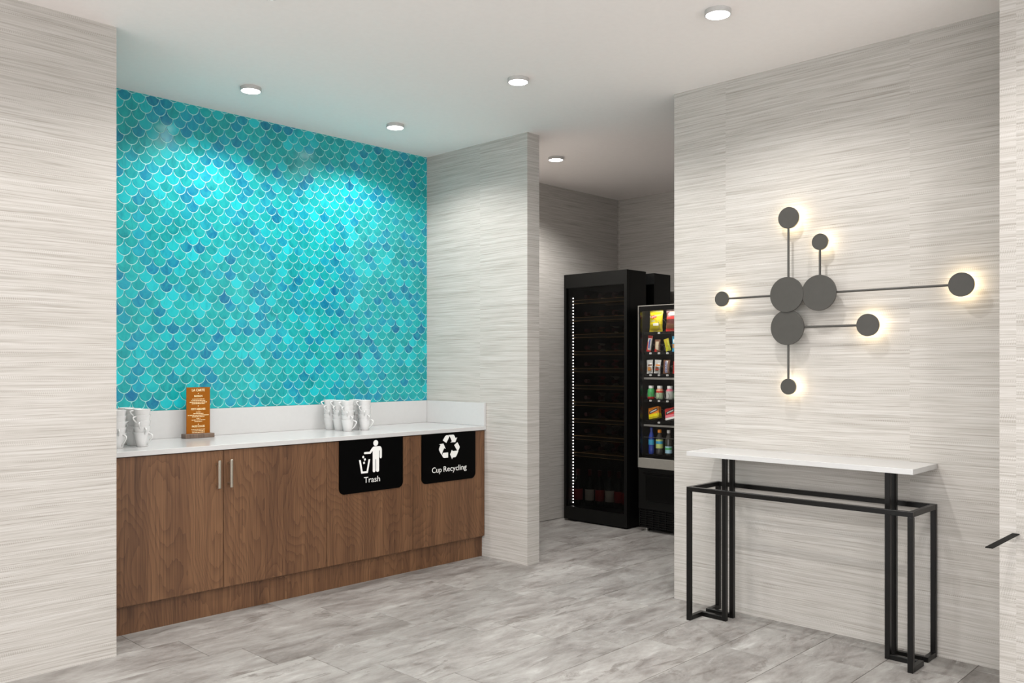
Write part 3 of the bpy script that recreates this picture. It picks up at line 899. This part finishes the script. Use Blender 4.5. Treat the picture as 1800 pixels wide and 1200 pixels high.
# goods in the machine -------------------------------------------------------
def pal(name, c, rough=0.32): return plain(name, srgb(*c), rough, var=0.08)
def pouch(name, y, z, w, h, d, mats, paint, label, group, tilt=0.0, lean=0.06, nu=14, nv=18, top=0.08):
    """a sealed bag: flat crimped ends, belly in the middle; paint(u, v) picks the material slot"""
    r = thing(name, (XP + d / 2, y, z), label, 'snack', group)
    bm = bmesh.new()
    F, Bk = [], []
    for iv in range(nv + 1):
        v = iv / nv
        vv = min(1, max(0, (v - top) / (1 - 2 * top)))
        puff = math.sin(math.pi * vv) ** 0.55 if 0 < vv < 1 else 0
        fr_, bk_ = [], []
        for iu in range(nu + 1):
            u = iu / nu
            pu = math.sin(math.pi * u) ** 0.5 if 0 < u < 1 else 0
            t = d / 2 * puff * pu + 0.0006
            ww = w * (1 - 0.06 * puff) if 0 < vv < 1 else w
            px = -t; py = -(u - 0.5) * ww; pz = v * h
            fr_.append((px, py, pz)); bk_.append((t, py, pz))
        F.append(fr_); Bk.append(bk_)
    c, s_ = math.cos(tilt), math.sin(tilt)
    def T(p):
        x, y_, z_ = p
        y2, z2 = y_ * c - (z_ - h/2) * s_, y_ * s_ + (z_ - h/2) * c + h / 2
        return bm.verts.new((XP + d/2 + x + lean * z2, y + y2, z + z2))
    VF = [[T(p) for p in row] for row in F]; VB = [[T(p) for p in row] for row in Bk]
    for iv in range(nv):
        for iu in range(nu):
            m = paint((iu + 0.5) / nu, (iv + 0.5) / nv)
            f = bm.faces.new((VF[iv][iu], VF[iv][iu+1], VF[iv+1][iu+1], VF[iv+1][iu])); f.material_index = m
            f = bm.faces.new((VB[iv][iu+1], VB[iv][iu], VB[iv+1][iu], VB[iv+1][iu+1])); f.material_index = 0
    for iv in range(nv):
        bm.faces.new((VF[iv][0], VF[iv+1][0], VB[iv+1][0], VB[iv][0])); bm.faces.new((VF[iv][nu], VB[iv][nu], VB[iv+1][nu], VF[iv+1][nu]))
    for iu in range(nu):
        bm.faces.new((VF[0][iu], VB[0][iu], VB[0][iu+1], VF[0][iu+1])); bm.faces.new((VF[nv][iu], VF[nv][iu+1], VB[nv][iu+1], VB[nv][iu]))
    low = min(v.co.z for v in bm.verts)
    for v in bm.verts: v.co.z += z + 0.0003 - low
    obj('wrapper', bm, mats, r, True, 50)
    return r
yl, yl2, rd, wh = pal('yellow_foil', (226, 208, 20)), pal('mustard_foil', (176, 160, 16)), pal('red_print', (196, 44, 40)), pal('white_print', (228, 226, 220))
br, drd, tan = pal('brown_foil', (112, 74, 50)), pal('maroon_foil', (92, 40, 38)), pal('tan_print', (186, 136, 84))
blu, cyan, grey = pal('blue_print', (60, 70, 150)), pal('cyan_foil', (58, 158, 196)), pal('silver_foil', (188, 186, 180), 0.25)
org, grn, pnk = pal('orange_print', (224, 132, 36)), pal('green_print', (70, 168, 92)), pal('pink_print', (214, 116, 128))
gs = 'snacks in the vending machine'
def p_chips(u, v):
    if v > 0.90 or v < 0.06: return 1
    if ((u - 0.40) / 0.27)**2 + ((v - 0.73) / 0.085)**2 < 1: return 2
    if 0.18 < u < 0.55 and 0.50 < v < 0.56: return 3
    if 0.30 < v < 0.40 and abs(u - 0.6) < 0.2: return 3
    return 0 if v > 0.36 else 1
ch = pouch('chip_bag', 3.805, 1.522, 0.120, 0.158, 0.055, [yl, yl2, rd, wh], p_chips, 'bright yellow chip bag with red oval logo in the top row', gs, nu=20, nv=24)
obj('logo_lettering', text_bm("Lay's", 0.050, (XP - 0.0012 + 0.0025, 3.817, 1.632), '-X', 0.0006, 0.013, bold=0.01), wh, ch)
def p_mx(u, v):
    if ((u - 0.45) / 0.3)**2 + ((v - 0.86) / 0.09)**2 < 1: return 2
    if 0.58 < v < 0.72: return 1
    if 0.12 < v < 0.42 and v < 0.30 + 0.16 * (1 - u): return 3
    return 1 if v < 0.12 else 0
pouch('snack_bag', 3.655, 1.522, 0.116, 0.156, 0.050, [drd, rd, pal('beige_print', (206, 196, 178)), br], p_mx, 'dark maroon snack bag beside the yellow chip bag', gs, nu=16, nv=22)
def bands(*bs):
    def f(u, v):
        for u0, u1, v0, v1, m in bs:
            if u0 <= u <= u1 and v0 <= v <= v1: return m
        return 0
    return f
pouch('snack_bar', 3.852, 1.368, 0.042, 0.124, 0.016, [grey, rd, blu], bands((0, 1, .86, 1, 1), (0, 1, 0, .12, 1), (0, .25, 0, .6, 1), (.45, .7, .2, .75, 2)), 'tall red and silver snack bar leftmost in the second row', gs, R(7))
pouch('snack_bar', 3.780, 1.368, 0.050, 0.094, 0.018, [br, rd, pal('cream_print', (206, 190, 160))], bands((0, .4, 0, .22, 1), (.25, .75, .15, .85, 2)), 'short brown snack bar with cream lettering band in the second row', gs, R(1))
pouch('snack_bar', 3.690, 1.368, 0.045, 0.096, 0.016, [pal('lime_foil', (190, 192, 40)), yl2, blu], bands((0, 1, .86, 1, 1), (.3, .7, .35, .85, 1)), 'yellow snack bar leaning right in the second row', gs, R(-17))
pouch('snack_bar', 3.620, 1.368, 0.056, 0.117, 0.018, [cyan, wh, tan, blu], bands((0, 1, .9, 1, 0), (.2, .8, .55, .8, 1), (.1, .5, .2, .48, 2), (.5, 1, .1, .5, 3)), 'light blue snack bar at the right of the second row', gs, R(-3))
ck = bands((0, 1, 0, .08, 1), (.3, .9, .58, .64, 4), (.2, .9, .28, .36, 2), (.25, .75, .18, .48, 3), (.6, 1, .5, .8, 1))
pouch('snack_bar', 3.851, 1.202, 0.056, 0.104, 0.020, [grey, wh, org, tan, br], ck, 'white wrapped cake bar with orange print leftmost in the third row', gs, R(-3))
pouch('snack_bar', 3.780, 1.202, 0.058, 0.104, 0.020, [grey, wh, rd, br, org], ck, 'white and brown wrapped cake bar second in the third row', gs, R(4))
sn = pouch('snack_bar', 3.698, 1.202, 0.060, 0.104, 0.018, [br, wh, blu], bands((.34, .74, .06, .94, 1)), 'brown chocolate bar with blue upright lettering in the third row', gs, R(1))
b_ = text_bm('SNICKERS', 0.084, (0, 0, 0), '-X', 0.0005, 0.018, bold=0.02)
for v in b_.verts:
    yy, zz = v.co.y, v.co.z
    v.co = (XP + 0.0005 + v.co.x, 3.6965 + (zz - 0.009), 1.254 - yy)
obj('lettering', b_, blu, sn)
pouch('snack_bar', 3.613, 1.202, 0.052, 0.092, 0.018, [rd, pnk], bands((.3, .8, .3, .7, 1)), 'red snack bar at the right edge of the third row', gs, R(2))

def lathe_thing(name, x, y, z, prof, segm, mats, label, cat, group, n=24, cap=None, capmat=None):
    r = thing(name, (x, y, z), label, cat, group)
    bm = bmesh.new(); lathe(bm, [(a, z + b) for a, b in prof], x, y, n, segm); obj('body', bm, mats, r, True, 50)
    if cap:
        bm = bmesh.new(); lathe(bm, [(a, z + b) for a, b in cap], x, y, n); obj('cap', bm, capmat, r, True, 40)
    return r
gy = 'small yoghurt drinks in the vending machine'
yp = [(0, .0005), (.024, .0005), (.0275, .004), (.0285, .02), (.0285, .030), (.0285, .052), (.028, .064), (.026, .074), (.0195, .082), (.0185, .087), (0, .087)]
yc = [(.0190, .083), (.0205, .0835), (.0205, .102), (.0195, .104), (0, .104)]
for y, m, lab in ((3.851, [grn, rd, pal('teal_print', (58, 130, 120))], 'green yoghurt drink bottle with red base leftmost in the fourth row'),
                  (3.772, [pal('pale_green', (176, 196, 160)), rd, pal('peach_print', (214, 150, 120))], 'pale yoghurt drink bottle with red fruit print in the fourth row'),
                  (3.682, [grey, pnk, pnk], 'white yoghurt drink bottle with pink neck in the fourth row'),
                  (3.612, [pal('mint', (150, 200, 160)), grn, cyan], 'mint green yoghurt drink bottle at the right of the fourth row')):
    red_low = lab.startswith('green')
    seg = [0, 1 if red_low else 0, 1 if red_low else 0, 0, 0, 0 if red_low else 1, 0 if red_low else 2, 2 if not red_low else 0, 0, 0]
    if lab.startswith('white'): seg = [0, 0, 0, 0, 0, 0, 1, 1, 1, 0]
    lathe_thing('yoghurt_drink', XP + 0.032, y, 1.006, yp, seg, m, lab, 'bottle', gy, 24, yc, wh)

def carton(y, label, c_top, c_low, c_side):
    r = thing('snack_box', (XP + 0.03, y, 0.842), label, 'snack', gs)
    w, d, h, tl = 0.094, 0.034, 0.088, R(-13)
    bm = bmesh.new()
    box(bm, (-d/2, -w/2, 0), (d/2, w/2, h * 0.18), 0, 1, 2); box(bm, (-d/2, -w/2, h * 0.18), (d/2, w/2, h * 0.42), 0, 1, 1); box(bm, (-d/2, -w/2, h * 0.42), (d/2, w/2, h), 0, 1, 0)
    prism(bm, [(0.040, 0.040), (-0.038, 0.056), (-0.038, 0.080), (0.040, 0.062)], 'X', -d/2 - 0.0008, -d/2, 3)
    prism(bm, [(0.030, 0.048), (-0.030, 0.060), (-0.030, 0.071), (0.030, 0.058)], 'X', -d/2 - 0.0014, -d/2 - 0.0008, 4)
    rot = Matrix.Rotation(tl, 4, 'X') @ Matrix.Rotation(R(14), 4, 'Y')
    bmesh.ops.transform(bm, matrix=rot, verts=bm.verts)
    low = min(v.co.z for v in bm.verts)
    for v in bm.verts: v.co += Vector((XP + 0.022, y, 0.8423 - low))
    obj('carton', bm, [c_top, c_low, c_side, pal('charcoal_print', (48, 44, 46)), grey], r)
carton(3.808, 'tilted orange and yellow snack box with dark slanted label', org, yl, yl2)
carton(3.657, 'tilted red and pink snack box with dark slanted label', rd, pnk, wh)

gb = 'drink bottles in the bottom row of the vending machine'
clear = pal('clear_bottle_dark', (58, 56, 52), 0.08)
wblue = pal('blue_bottle', (38, 62, 148), 0.12)
bprof = [(0, .0005), (.021, .0005), (.0255, .005), (.0262, .03), (.0250, .045), (.0262, .062), (.0262, .118), (.0245, .128), (.018, .148), (.0115, .166), (.0105, .176), (0, .176)]
bcap = [(.0108, .168), (.0140, .1685), (.0140, .190), (.0128, .192), (0, .192)]
def drink(y, x, sc_, bodym, lab_z, labm, capm, label, band=None):
    r = thing('drink_bottle', (x, y, 0.584), label, 'bottle', gb)
    z = 0.5842
    bm = bmesh.new(); lathe(bm, [(a * sc_[0], z + b * sc_[1]) for a, b in bprof], x, y, 24); obj('bottle_body', bm, bodym, r, True, 50)
    bm = bmesh.new(); lathe(bm, [(a * sc_[0], z + b * sc_[1]) for a, b in bcap], x, y, 20); obj('cap', bm, capm, r, True, 40)
    z0, z1 = lab_z
    bm = bmesh.new(); q = .0266 * sc_[0]
    lathe(bm, [(q, z + z0), (q, z + (z0 + z1) / 2), (q, z + z0 + (z1 - z0) * 0.8), (q, z + z1)], x, y, 24, [0, 1, 0] if band else [0, 0, 0])
    obj('label', bm, [labm, band or labm], r, True)
drink(3.848, XP + 0.03, (.86, 1.06), wblue, (.072, .112), cyan, wblue, 'slim blue water bottle leftmost in the bottom row')
drink(3.774, XP + 0.03, (1.06, 1.0), clear, (.050, .118), pal('lime_label', (186, 200, 120)), org, 'bottle with orange cap and lime label in the bottom row', cyan)
drink(3.691, XP + 0.03, (1.02, 1.0), clear, (.018, .070), pal('ice_label', (150, 190, 206)), grey, 'clear bottle with white cap and pale blue label in the bottom row', grn)
drink(3.611, XP + 0.03, (1.0, 1.0), pal('amber_bottle', (120, 96, 56), 0.1), (.072, .086), pal('lime_label', (186, 200, 120)), tan, 'amber drink bottle at the right edge of the bottom row')
